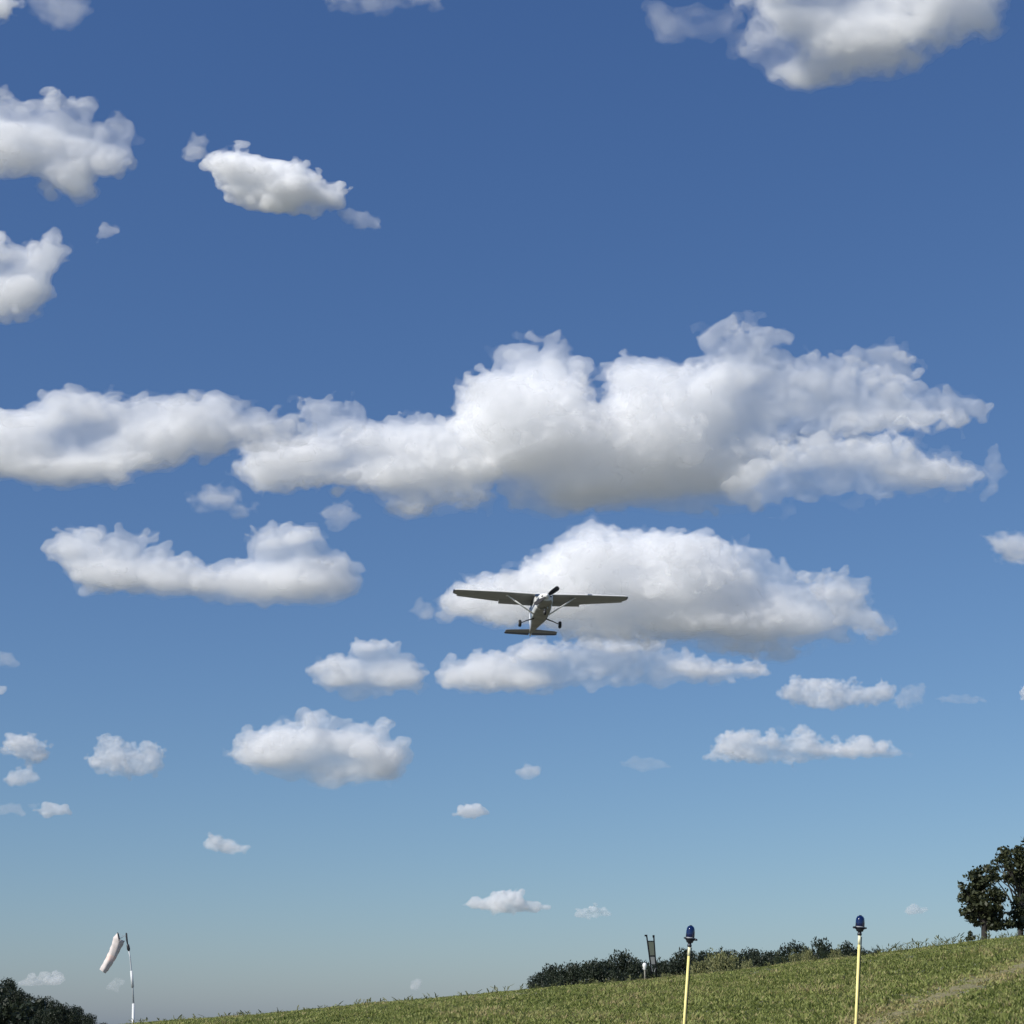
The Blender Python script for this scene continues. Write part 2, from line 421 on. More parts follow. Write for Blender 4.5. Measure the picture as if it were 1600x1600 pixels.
    cloud('very faint smudge of cloud above the end of the sock shaped cloud', [([(490,800),(540,785),(565,810),(530,825)], 0, 16)], tau=.012, soft=True)
    cloud('small round puff left of the left wingtip', [([(643,955),(655,940),(674,942),(677,966),(655,970)], 0, 14)], tau=.014, soft=True)
    cloud('thin upright scrap of cloud right of the ragged tip of the biggest cloud', [([(1533,698),(1555,698),(1568,730),(1557,772),(1536,782),(1543,740)], 0, 14)], tau=.009, soft=True, rough=1.3)
    cloud('grey cloud entering at the right edge, level with the domed cloud', [([(1532,833),(1570,836),(1680,848),(1680,885),(1580,877),(1548,864)], 0, 20)], tau=.025, soft=True)
    cloud('upper pale cloud of the small ones at the lower left edge', [([(5,1165),(20,1150),(50,1150),(74,1165),(70,1189),(30,1187)], 0, 17)], tau=.03, rough=1.3)
    cloud('lower bright cloud of the small ones at the lower left edge', [([(6,1216),(25,1198),(50,1200),(62,1215),(40,1229),(15,1226)], 0, 13)])
    cloud('loose ring shaped pale cloud left of the lone oval cloud', [
        ([(138,1185),(160,1155),(190,1160),(215,1182),(235,1165),(254,1182),(245,1207),(200,1217),(160,1210)], 0, 20)], tau=.02, rough=1.5)
    cloud('flat pale sliver of cloud low at the left', [([(53,1266),(75,1255),(105,1257),(112,1269),(70,1276)], 0, 9)], tau=.07)
    cloud('faint flat cloud at the left edge beside the pale sliver', [([(-40,1258),(30,1257),(38,1271),(-40,1274)], 0, 9)], tau=.025, soft=True)
    cloud('faint patch of cloud at the left edge, above the small pale clouds', [([(-30,1013),(20,1016),(27,1036),(-30,1042)], 0, 13)], tau=.02, soft=True)
    cloud('tiny cloud fleck cut by the left edge', [([(-25,1070),(8,1074),(6,1086),(-25,1090)], 0, 8)], tau=.05, soft=True)
    cloud('small wedge shaped cloud alone above the windsock', [([(319,1322),(327,1302),(345,1307),(365,1318),(389,1322),(380,1331),(345,1331)], 0, 13)])
    cloud('tiny pale puff in the clear sky right of the oval cloud', [([(708,1273),(730,1257),(750,1257),(764,1271),(740,1280)], 0, 11)], tau=.07)
    cloud('dim puff below the middle of the low long cloud', [([(808,1207),(820,1193),(840,1197),(847,1213),(820,1217)], 0, 11)], tau=.03, soft=True)
    cloud('low flat cloud group above the far left end of the tree line', [
        ([(722,1413),(760,1405),(788,1390),(812,1390),(822,1405),(866,1416),(840,1425),(800,1427),(750,1421)], 0, 12)], tau=.09)
    cloud('little flat cloud above the far trees, left of the taxiway lights', [([(903,1429),(920,1417),(945,1417),(954,1430),(920,1436)], 0, 9)])
    cloud('small warm white cloud low over the dark wood at the left', [([(18,1539),(45,1529),(70,1517),(99,1524),(97,1539),(50,1541)], 0, 11)])
    cloud('dim spot of cloud beside the windsock pole', [([(168,1545),(178,1531),(190,1538),(186,1549)], 0, 8)], tau=.03, soft=True)
    cloud('dim round cloud low above the grass ridge', [([(643,1541),(650,1529),(664,1529),(667,1541)], 0, 8)], tau=.05, soft=True)
    cloud('thin low cloud left of the trees on the right', [([(1405,1426),(1425,1414),(1446,1421),(1440,1429)], 0, 7)], tau=.06, soft=True)
    cloud('dark grey wisp between the oval cloud and the stretched low cloud', [([(962,1190),(990,1181),(1020,1184),(1047,1198),(1010,1203),(975,1199)], 0, 10)], tau=.012, soft=True)
    cloud('white cloud tip at the right edge', [([(1590,1080),(1606,1064),(1640,1064),(1640,1090),(1600,1090)], 0, 12)], tau=.08)
    cloud('faint thread of cloud near the right edge', [([(1455,1092),(1490,1083),(1540,1095),(1500,1103)], 0, 8)], tau=.015, soft=True)
build_clouds()

# ------------------------------------------------------------------ meadow grass: tufts of bent, broad blades, too many to count
def grass():
    rng = np.random.default_rng(5)
    N = 100000
    y = 24 + (CREST + 7 - 24) * rng.random(N) ** 0.8
    lo, hi = -0.36, 0.36
    x = y * (lo + (hi - lo) * rng.random(N))
    E = np.interp(x / y, SK_A, SK_E)
    el = (hgt(x, y) - EYE) / y
    keep = (el > -0.016) & (rng.random(N) < np.where(y > CREST + 3, .35, 1))
    dist = track_dist(x, y)
    patch = .5 + .5 * np.sin(x * 2.3 + 1.4 * np.sin(y * 1.9)) * np.sin(y * 1.7 + x * .6)
    keep &= rng.random(N) < np.where(dist < .35, .86 + .14 * patch, np.where(dist < .6, .7, 1))
    x, y, dist = x[keep], y[keep], dist[keep]
    n = len(x); nb = 8
    pat = np.sin(x * .8 + 2 * np.sin(y * .33)) * np.sin(y * .5 + 1.7 * np.sin(x * .41))
    pat2 = np.sin(x * 2.9 + y * 1.3 + np.sin(y * 2.1)) * np.sin(y * 2.3 - x * 1.1)
    h = (.065 + .065 * rng.random(n) ** 2) * (1 + .25 * pat + .25 * pat2) * np.where(dist < .5, .7, 1)
    h = h * np.where(y > CREST - 8, .6, 1); h = np.where(rng.random(n) < .006, h * 1.6, h)
    tint = np.clip(.45 + .22 * pat + .16 * pat2 + 0.25 * rng.standard_normal(n) + np.where(dist < .75, .38, 0) - np.clip((CREST - y) / 80, 0, 1) * .1, 0, 1)
    X = np.repeat(x, nb) + .075 * rng.standard_normal(n * nb); Y = np.repeat(y, nb) + .075 * rng.standard_normal(n * nb)
    Z = hgt(X, Y) - .02
    H = np.repeat(h, nb) * (.6 + .7 * rng.random(n * nb)); a = rng.random(n * nb) * 2 * np.pi
    lean = H * (.2 + .8 * rng.random(n * nb)); W = (.011 + .017 * rng.random(n * nb))
    dx, dy = np.cos(a), np.sin(a); wa = a + np.pi / 2 + .6 * rng.standard_normal(n * nb); wx, wy = np.cos(wa) * W, np.sin(wa) * W
    B = np.stack([X, Y, Z], 1)
    m = B + np.stack([dx * lean * .35, dy * lean * .35, H * .55], 1)
    t = B + np.stack([dx * lean, dy * lean, H], 1)
    w = np.stack([wx, wy, 0 * wx], 1)
    V = np.stack([B, m + w, t, m - w], 1).reshape(-1, 3)
    k = np.arange(n * nb) * 4
    T = np.concatenate([np.stack([k, k + 1, k + 3], 1), np.stack([k + 3, k + 1, k + 2], 1)])
    me = tri_mesh('grass', V, T)
    at_ = me.attributes.new('tint', 'FLOAT', 'POINT')
    tt = np.clip(np.repeat(tint, nb) + .13 * rng.standard_normal(n * nb), 0, 1)
    at_.data.foreach_set('value', np.repeat(tt, 4).astype(np.float32))
    TRI[0] += len(T)
    m_ = bpy.data.materials.new('grass_blades'); m_.use_nodes = True
    nt = m_.node_tree; b = nt.nodes['Principled BSDF']; b.inputs['Roughness'].default_value = .55
    b.inputs['Specular IOR Level'].default_value = .25
    av = nt.nodes.new('ShaderNodeAttribute'); av.attribute_name = 'tint'
    cr = nt.nodes.new('ShaderNodeValToRGB'); e = cr.color_ramp.elements
    e[0].position = 0; e[0].color = (.12, .145, .034, 1); e[1].position = 1; e[1].color = (.42, .35, .17, 1)
    q = e.new(.4); q.color = (.255, .295, .080, 1); q = e.new(.72); q.color = (.35, .36, .125, 1)
    nt.links.new(av.outputs['Fac'], cr.inputs[0]); nt.links.new(cr.outputs[0], b.inputs['Base Color'])
    tr = nt.nodes.new('ShaderNodeBsdfTranslucent'); nt.links.new(cr.outputs[0], tr.inputs[0])
    mx = nt.nodes.new('ShaderNodeMixShader'); mx.inputs[0].default_value = .42
    out = nt.nodes['Material Output']
    nt.links.new(b.outputs[0], mx.inputs[1]); nt.links.new(tr.outputs[0], mx.inputs[2]); nt.links.new(mx.outputs[0], out.inputs['Surface'])
    tag(link('grass', me, m_), kind='stuff')
grass()

def leaf_material(name, c0, c1, trans=.25):
    m_ = bpy.data.materials.new(name); m_.use_nodes = True
    nt = m_.node_tree; b = nt.nodes['Principled BSDF']; b.inputs['Roughness'].default_value = .5
    b.inputs['Specular IOR Level'].default_value = .3
    av = nt.nodes.new('ShaderNodeAttribute'); av.attribute_name = 'tint'
    mc = nt.nodes.new('ShaderNodeMix'); mc.data_type = 'RGBA'
    mc.inputs[6].default_value = (*c0, 1); mc.inputs[7].default_value = (*c1, 1)
    nt.links.new(av.outputs['Fac'], mc.inputs[0]); nt.links.new(mc.outputs[2], b.inputs['Base Color'])
    tr = nt.nodes.new('ShaderNodeBsdfTranslucent'); nt.links.new(mc.outputs[2], tr.inputs[0])
    mx = nt.nodes.new('ShaderNodeMixShader'); mx.inputs[0].default_value = trans
    nt.links.new(b.outputs[0], mx.inputs[1]); nt.links.new(tr.outputs[0], mx.inputs[2])
    nt.links.new(mx.outputs[0], nt.nodes['Material Output'].inputs['Surface'])
    return m_
LEAF_DARK = leaf_material('dark_leaves', (.015, .024, .014), (.032, .042, .022))
LEAF_NEAR = leaf_material('oak_leaves', (.028, .037, .017), (.068, .075, .033))
LEAF_OLIVE = leaf_material('olive_leaves', (.12, .14, .055), (.25, .24, .10))
BARK = mat('bark', (.028, .024, .02), .9, noise=.3, nscale=5, bump=.4)

# tall weeds standing along the crest of the meadow
def weeds():
    rng = np.random.default_rng(9)
    V, T, tn = [], [], []
    def stalk(x, y, h, bush):
        z = hz(x, y) - .03
        lx, ly = rng.normal(0, .10 * h), rng.normal(0, .1 * h)
        def strip(p, q, w):
            d = np.array([w, 0.3 * w, 0]); i = len(V)
            V.extend([p - d, p + d, q + d * .5, q - d * .5]); T.extend([(i, i + 1, i + 2), (i, i + 2, i + 3)]); tn.extend([rng.random()] * 4)
        b = np.array([x, y, z]); t = b + np.array([lx, ly, h])
        strip(b, t, .008 + .004 * bush)
        for _ in range(int(4 + 9 * bush)):
            f = .25 + .75 * rng.random(); p = b + (t - b) * f
            strip(p, p + np.array([rng.normal(0, .09), rng.normal(0, .09), rng.uniform(-.02, .12)]) * (1 + bush), rng.uniform(.012, .03))
    for px in rng.uniform(205, 1600, 330):
        Y = CREST + rng.uniform(-3, 3); p = at(px, 1500, Y)
        dens = 1.0 if px > 1380 else .6
        if rng.random() < dens: stalk(p.x, Y, rng.uniform(.12, .22), 0)
    for px, h in [(1386, .5), (1393, .45), (1404, .4), (1418, .62), (1424, .85), (1441, .5), (1452, .45), (1462, .42), (1468, .55), (1480, .5), (1490, .5),
                  (1500, .48), (1530, .5), (1545, .5), (1400, .6), (1432, .42), (1475, .4), (905, .35), (1040, .35)]:
        p = at(px, 1480, CREST + .5)
        for _ in range(2): stalk(p.x + rng.normal(0, .06), CREST + .5 + rng.normal(0, .2), h * rng.uniform(.4, .75), 0.1)
    me = tri_mesh('weeds', V, T)
    a = me.attributes.new('tint', 'FLOAT', 'POINT'); a.data.foreach_set('value', np.array(tn, np.float32))
    TRI[0] += len(T)
    tag(link('weeds', me, LEAF_OLIVE), kind='stuff')
weeds()

# ------------------------------------------------------------------ trees
def crown_mesh(name, blobs, leaf, per, rng, shell=.55, ragged=.16):
    """blobs = [(centre, radius)]: leaf sized faces spread through each clump, thicker towards its outside."""
    Vs = []; tn = []
    for c, r in blobs:
        n = max(12, int(per * r * r))
        d = rng.standard_normal((n, 3)); d /= np.linalg.norm(d, axis=1)[:, None]
        rr = r * (shell + (1 - shell) * rng.random(n)) * (1 + ragged * rng.standard_normal(n))
        P = np.array(c) + d * rr[:, None] * np.array([1, 1, .85])
        u = rng.standard_normal((n, 3)); u /= np.linalg.norm(u, axis=1)[:, None]
        w = np.cross(u, d + .7 * rng.standard_normal((n, 3))); w /= np.linalg.norm(w, axis=1)[:, None] + 1e-9
        s = (leaf * (.6 + .8 * rng.random(n)))[:, None]
        Vs.append(np.stack([P - u * s, P - w * s * .55, P + u * s, P + w * s * .55], 1))
        tn.append(np.repeat(np.clip(rng.random(n) * .8 + .2 * rng.random(), 0, 1), 4))
    V = np.concatenate(Vs).reshape(-1, 3); k = np.arange(len(V) // 4) * 4
    T = np.concatenate([np.stack([k, k + 1, k + 2], 1), np.stack([k, k + 2, k + 3], 1)])
    me = tri_mesh(name, V, T); a = me.attributes.new('tint', 'FLOAT', 'POINT'); a.data.foreach_set('value', np.concatenate(tn).astype(np.float32))
    TRI[0] += len(T)
    return me
def limbs_mesh(name, trunk, limbs):
    bm = bmesh.new()
    tube(bm, *trunk, n=8)
    for p, r in limbs: tube(bm, p, r, n=5)
    me = bpy.data.meshes.new(name); bmesh.ops.recalc_face_normals(bm, faces=bm.faces); bm.to_mesh(me); bm.free()
    return me

# the three broad trees on the right shoulder of the hill: clumps set one by one
def hill_tree(px0, Y, label, clumps, trunk_px, group, seed):
    rng = np.random.default_rng(seed); rr = random.Random(seed)
    base = at(px0, 1450, Y); base.z = hz(base.x, Y)
    root = empty('broadleaf_tree', base); tag(root, label, 'tree', group)
    s = Y / FPX * 1.0
    blobs = []
    for (px, py, r, dv) in clumps:
        c = at(px, py, Y + dv * s) - base
        for k in range(5):                      # each bough carries several sprays
            o = Vector((rr.gauss(0, 1), rr.gauss(0, 1), rr.gauss(0, .8))) * (r * s * .42)
            blobs.append((c + o, r * s * rr.uniform(.45, .75)))
    cm = crown_mesh('crown', blobs, .10, 500, rng, shell=.3)
    link('crown', cm, LEAF_NEAR, root)
    top = at(trunk_px[0], trunk_px[1], Y) - base
    mid = Vector((top.x * .4, 0, top.z * .45))
    limbs = []
    for c, r in blobs[::2]:
        c = Vector(c); t = rr.uniform(.3, .85); st = Vector((0, 0, 0)).lerp(top, t)
        limbs.append(([st, st.lerp(c, .5) + Vector((0, 0, .12)), c], [.055, .035, .012]))
    link('trunk', limbs_mesh('trunk', ([Vector((0, 0, -.3)), Vector((0, 0, .15)), mid, top], [.19, .15, .11, .04]), limbs), BARK, root, smooth=True)
TG = 'broad trees on the right shoulder of the hill'
hill_tree(1536, 74, 'lower round tree on the hill, left of the taller trees at the edge',
    [(1520, 1372, 16, 0), (1530, 1365, 13, 5), (1508, 1396, 12, 0), (1540, 1385, 18, -5), (1525, 1405, 18, 5), (1555, 1400, 17, 0), (1512, 1420, 13, 4),
     (1540, 1420, 18, -8), (1560, 1425, 15, 6), (1525, 1436, 11, 0), (1550, 1440, 14, -4), (1502, 1400, 6, 0), (1570, 1440, 12, -5), (1518, 1385, 14, -6), (1545, 1372, 12, 4), (1533, 1395, 20, 3), (1515, 1408, 15, -4), (1550, 1412, 20, 5), (1530, 1425, 16, 6), (1545, 1430, 15, 5), (1520, 1428, 10, -3), (1527, 1441, 8, -2), (1546, 1447, 9, 3), (1557, 1449, 9, 0), (1513, 1433, 7, 3)], (1536, 1385), TG, 31)
hill_tree(1592, 80, 'tallest tree at the right edge, rising above the lower round tree',
    [(1600, 1325, 16, 0), (1580, 1332, 15, 0), (1562, 1342, 13, 0), (1556, 1360, 12, 5), (1575, 1355, 17, -5), (1598, 1352, 18, 0), (1615, 1340, 20, 5), (1560, 1372, 9, 0),
     (1585, 1375, 14, 0), (1605, 1380, 16, -5), (1630, 1365, 22, 0), (1625, 1395, 20, 0), (1598, 1400, 9, 4), (1568, 1348, 14, 6), (1590, 1342, 18, 4), (1578, 1366, 14, 5), (1600, 1366, 17, 5), (1566, 1334, 8, 0)], (1596, 1340), TG, 32)
hill_tree(1604, 75, 'dense low tree cut by the right edge, under the tallest tree',
    [(1592, 1410, 14, 0), (1585, 1428, 15, 0), (1600, 1430, 18, -5), (1580, 1444, 12, 4), (1615, 1415, 18, 0), (1625, 1440, 18, 0), (1598, 1446, 12, -6)], (1603, 1412), TG, 33)

# far trees: five shapes, each copied many times
def far_proto(seed, squat=1.0):
    rng = np.random.default_rng(seed); rr = random.Random(seed)
    blobs = [(Vector((0, 0, .62)), .26)]
    for k in range(24):
        a = rr.uniform(0, 6.28); el_ = math.asin(rr.uniform(-.5, 1)); q = .36 * math.cos(el_) * squat
        blobs.append((Vector((math.cos(a) * q, math.sin(a) * q, .50 + .36 * math.sin(el_))), rr.uniform(.09, .17)))
    cm = crown_mesh('crown', blobs, .017, 13000, rng, shell=.5, ragged=.07)
    limbs = [([Vector((0, 0, .3)), Vector(b[0]) * .6 + Vector((0, 0, .1)), Vector(b[0])], [.02, .012, .004]) for b in blobs[1:9]]
    tm = limbs_mesh('trunk', ([(0, 0, -.03), (0, 0, .3), (.01, 0, .7)], [.04, .03, .012]), limbs)
    for m, t in ((cm, LEAF_DARK), (tm, BARK)): m.materials.append(t)
    return cm, tm
PROTO = [far_proto(50 + k, 1 + .12 * (k % 3)) for k in range(5)]
OLIVE = far_proto(70, 1.25); OLIVE[0].materials.clear(); OLIVE[0].materials.append(LEAF_OLIVE)
def far_tree(px, ytop, Y, wide, label, group, proto, name='tree'):
    p = at(px, ytop, Y); zb = hz(p.x, Y) - .2
    H = (p.z - zb) * 1.03
    root = empty(name, (p.x, Y, zb)); tag(root, label, 'tree' if name == 'tree' else 'bush', group)
    rr = random.Random(int(px * 7 + Y))
    s = H / .95
    W = wide * Y / FPX / .72
    root.scale = (W, W * .9, s); root.rotation_euler.z = rr.uniform(0, 6.28)
    for nm, m in zip(('crown', 'trunk'), proto):
        c = bpy.data.objects.new(nm, m); COL.objects.link(c); c.parent = root
    return root
FG = 'dark trees of the far tree line beyond the crest'
LINE = [(845, 1517, 30), (862, 1508, 34), (882, 1505, 36), (905, 1499, 40), (928, 1498, 38), (950, 1493, 42), (972, 1488, 42), (992, 1496, 36), (1004, 1503, 26),
        (1034, 1497, 32), (1052, 1490, 40), (1072, 1485, 36), (1092, 1487, 32), (1110, 1482, 36), (1132, 1482, 34), (1152, 1481, 36), (1172, 1485, 32), (1192, 1484, 34), (1212, 1482, 30),
        (1236, 1471, 40), (1262, 1482, 28), (1282, 1470, 40), (1318, 1472, 40), (1340, 1476, 26), (1370, 1479, 22), (1384, 1480, 14)]
what = lambda k: ['low tree', 'tree', 'tall tree', 'round tree', 'spreading tree'][k % 5]
NOTE = {0: 'leftmost low dark tree where the far tree line starts above the grass', 6: 'highest dark tree of the far tree line left of the two post frame',
        8: 'small dark tree of the far line just behind the white marker', 9: 'dark tree of the far line just right of the two post frame',
        11: 'dark far tree right behind the left taxiway light pole', 19: 'pointed dark tree standing highest between the two taxiway lights',
        21: 'dark round tree left of the right taxiway light, separated by a gap', 22: 'dark round tree right behind the right taxiway light pole',
        24: 'low dark tree just right of the right taxiway light', 25: 'last and smallest dark tree at the right end of the far tree line'}
ordw = ['first', 'second', 'third', 'fourth', 'fifth', 'sixth', 'seventh', 'eighth']
for k, (px, yt, w) in enumerate(LINE):
    if k in NOTE: lab = NOTE[k]
    elif k < 6: lab = f'{ordw[k]} dark tree from the left end of the far tree line'
    elif k == 7: lab = 'dark tree on the falling slope between the highest left tree and the white marker'
    elif k == 10: lab = 'dark far tree between the two post frame and the left taxiway light'
    elif k < 19: lab = f'{ordw[k - 12]} dark far tree to the right of the left taxiway light pole'
    else: lab = 'low dark tree in the dip right of the pointed tree' if k == 20 else 'low dark tree between the round tree and the right taxiway light'
    far_tree(px, yt + 4, 185 + 16 * math.sin(k * 2.1), w * 1.45, lab, FG, PROTO[k % 5])
OG = 'sunlit olive bushes in front of the far tree line'
for k, (px, yt, w, lab) in enumerate([(1100, 1503, 30, 'leftmost olive bush, beside the left taxiway light'), (1122, 1491, 40, 'biggest olive bush, second from the left taxiway light'), (1146, 1495, 32, 'olive bush on the right side of the biggest one'),
        (1168, 1503, 22, 'small olive bush at the low right end of the left bush clump'), (1215, 1497, 24, 'small olive bush alone below the dark trees, left of the pointed tree'), (1238, 1492, 24, 'olive bush at the foot of the pointed dark tree'),
        (1262, 1486, 22, 'olive bush in the dip right of the pointed dark tree'), (1284, 1488, 18, 'low olive bush at the foot of the dark round tree'), (1308, 1485, 18, 'low olive bush nearest the right taxiway light')]):
    far_tree(px, yt, 112 + 5 * (k % 3), w * 1.5, lab, OG, OLIVE, 'bush')
WG = 'trees of the dark wood at the lower left'
WOOD = [(-30, 1520, 50), (2, 1527, 40), (16, 1540, 28), (24, 1548, 30), (42, 1553, 32), (62, 1553, 28), (78, 1562, 30), (98, 1572, 28), (112, 1573, 26), (130, 1583, 26), (147, 1588, 26), (163, 1597, 22)]
WL = ['tree cut by the left edge behind the dark wood', 'highest tree of the dark wood, at the left frame edge', 'tree just right of the highest one in the dark wood', 'third tree down the slope of the dark wood, with gap beside the highest',
      'fourth tree down the sloping top of the dark wood', 'bumpy tree in the middle of the sloping dark wood', 'sixth tree down the sloping top of the dark wood', 'seventh tree down the sloping top of the dark wood',
      'eighth tree down the sloping top of the dark wood', 'round low tree near the right end of the dark wood', 'last clear tree at the right end of the dark wood', 'lowest dark tree top touching the frame edge left of the windsock', 'dark tree top hidden in the grass left of the windsock']
for k, (px, yt, w) in enumerate(WOOD):
    far_tree(px, yt, 170 - 3.2 * k + 9 * math.sin(k * 1.7), w * 1.5, WL[k], WG, PROTO[(k * 3) % 5])
# the understorey fills the wood below the tops
def understorey():
    rng = np.random.default_rng(3); blobs = []
    for px in range(-60, 170, 9):
        yt = np.interp(px, [-60, 0, 60, 110, 165], [1530, 1548, 1570, 1588, 1606])
        for Y in (150, 163):
            p = at(px, yt + rng.uniform(0, 8), Y + rng.uniform(-4, 4))
            zb = hz(p.x, p.y)
            for z in np.arange(zb + .4, p.z, 1.1): blobs.append((Vector((p.x, p.y, z)), rng.uniform(.7, 1.1)))
    tag(link('undergrowth', crown_mesh('undergrowth', blobs, .22, 55, rng), LEAF_DARK), kind='stuff')
understorey()
def far_thicket():
    rng = np.random.default_rng(4); blobs = []
    LX = [l[0] for l in LINE]; LY = [l[1] for l in LINE]
    for px in np.arange(842, 1376, 5.5):
        yt = np.interp(px, LX, LY) + 10 + rng.uniform(-2, 4) + (6 if px > 1296 else 0)
        p = at(px, yt, 196 + rng.uniform(-5, 5)); p2 = at(px, 1535, p.y)
        for z in np.arange(max(p2.z, 1), p.z, 1.3): blobs.append((Vector((p.x, p.y, z)), rng.uniform(.9, 1.35)))
    tag(link('undergrowth', crown_mesh('undergrowth', blobs, .15, 76, rng, ragged=.07), LEAF_DARK), kind='stuff')
far_thicket()
def small_shrub():
    p = at(1516, 1463, CREST + 1); base = Vector((p.x, CREST + 1, hz(p.x, CREST + 1)))
    root = empty('shrub', base); tag(root, 'small dark shrub on the grass crest left of the lower round tree', 'shrub')
    rng = np.random.default_rng(8); h = max(.32, at(1516, 1455, CREST + 1).z - base.z)
    link('foliage', crown_mesh('foliage', [(Vector((0, 0, h * .75)), .10), (Vector((.06, 0, h * .45)), .13), (Vector((-.07, .03, h * .4)), .12), (Vector((.02, 0, h * .92)), .06)], .035, 9000, rng), LEAF_NEAR, root)
    bm = bmesh.new(); tube(bm, [(0, 0, -.05), (0, 0, h * .9)], [.012, .005], n=5); tube(bm, [(0, 0, .05), (.08, 0, h * .6)], [.008, .004], n=5)
    from_bm('stem', bm, BARK, root)
small_shrub()

# ------------------------------------------------------------------ windsock
def windsock():
    Y = 104.0; s = Y / FPX                     # metres per photo pixel there
    ppx = lambda x, y, dy=0.0: at(x, y, Y + dy)
    foot = ppx(210.8, 1592); base = Vector((foot.x + .02, Y, hz(foot.x, Y)))
    root = empty('windsock', base); tag(root, 'faded white windsock hanging limp from a leaning white pole on the grass', 'windsock')
    L = lambda x, y, dy=0.0: ppx(x, y, dy) - base
    white = mat('white_pole_paint', (.62, .63, .63), .5, noise=.15, nscale=3)
    galv = mat('galvanised_steel', (.46, .49, .51), .5, metal=.2, noise=.15, nscale=6)
    black = mat('dark_fitting', (.02, .02, .022), .5)
    cloth = mat('faded_cloth', (.62, .56, .53), .9, noise=.12, nscale=2.5)
    pink = mat('faded_orange_cloth', (.76, .58, .52), .85, noise=.15, nscale=3)
    bm = bmesh.new(); tube(bm, [(0, 0, -.05), L(208.6, 1568)], [.095, .085], n=14); from_bm('base_pole', bm, white, root, True)
    bm = bmesh.new(); tube(bm, [L(208.6, 1568), L(207.2, 1541), L(205.3, 1518), L(203.2, 1496), L(201.2, 1484)], [.05, .05, .045, .042, .038], n=12); from_bm('pole', bm, galv, root, True)
    bm = bmesh.new(); tube(bm, [L(207.3, 1543), L(205.2, 1517)], [.082, .078], n=12); from_bm('sleeve', bm, white, root, True)
    bm = bmesh.new(); tube(bm, [L(201.6, 1486), L(200.9, 1483), L(199.8, 1477), L(199.4, 1475)], [.05, .1, .085, .04], n=12)
    from_bm('bearing', bm, black, root, True)
    bm = bmesh.new(); tube(bm, [L(199.5, 1476), L(198.4, 1470), L(197.4, 1459), L(197.1, 1457.5)], [.035, .055, .055, .03], n=12); from_bm('swivel', bm, black, root, True)
    # hoop and its stays
    mc = L(186.2, 1466.5); ax = (L(180, 1481) - mc).normalized(); nrm = Vector((-.93, -.1, -.30)).normalized()
    u, v = frame_of(nrm); R = .38
    ring = [mc + (u * math.cos(a) + v * math.sin(a)) * R for a in np.linspace(0, 2 * math.pi, 29)[:-1]]
    bm = bmesh.new(); tube(bm, ring + [ring[0]], .018, n=6, cap=False); from_bm('hoop', bm, black, root, True)
    for k in (0, 7, 14, 21):
        bm = bmesh.new(); tube(bm, [ring[k], L(198, 1461 + (k % 14) * .55)], .011, n=5); from_bm('bridle', bm, galv, root)
    # the cloth tube sags down to the left; folds run along it
    C = [mc, L(183.6, 1474), L(180.2, 1482), L(176.5, 1491), L(172.5, 1499), L(167.6, 1507), L(163.2, 1513.5), L(160.2, 1517.5)]
    rads = [.38, .335, .305, .29, .275, .26, .245, .225]
    def sheath(name, i0, i1, m):
        bm = bmesh.new(); rings = []; n = 28; steps = 7
        for i in np.linspace(i0, i1, int((i1 - i0) * steps) + 1):
            a = int(min(i, len(C) - 2)); f = i - a
            p = C[a].lerp(C[a + 1], f); r = rads[a] * (1 - f) + rads[a + 1] * f
            d0 = (C[min(a + 1, len(C) - 1)] - C[max(a - 1, 0)]).normalized(); d1 = (C[min(a + 2, len(C) - 1)] - C[a]).normalized()
            d = (nrm if i < .02 else d0.lerp(d1, f)).normalized()
            ref = Vector((0, 1, 0)); uu = (ref - d * ref.dot(d)).normalized(); vv = d.cross(uu)
            rings.append([bm.verts.new(p + (uu * math.cos(t) + vv * math.sin(t)) * r * (1 + .05 * math.sin(5 * t + i) * min(1, i) + .035 * math.sin(i * 5.1 + 2 * t) * min(1, i)))
                          for t in [2 * math.pi * k / n for k in range(n)]])
        for a, b in zip(rings, rings[1:]):
            for k in range(n): bm.faces.new((a[k], a[(k + 1) % n], b[(k + 1) % n], b[k]))
        return from_bm(name, bm, m, root, True)
    sheath('sock', 0, 3.2, cloth); sheath('sock', 3.2, 4.3, pink); sheath('sock', 4.3, 7, cloth)
windsock()

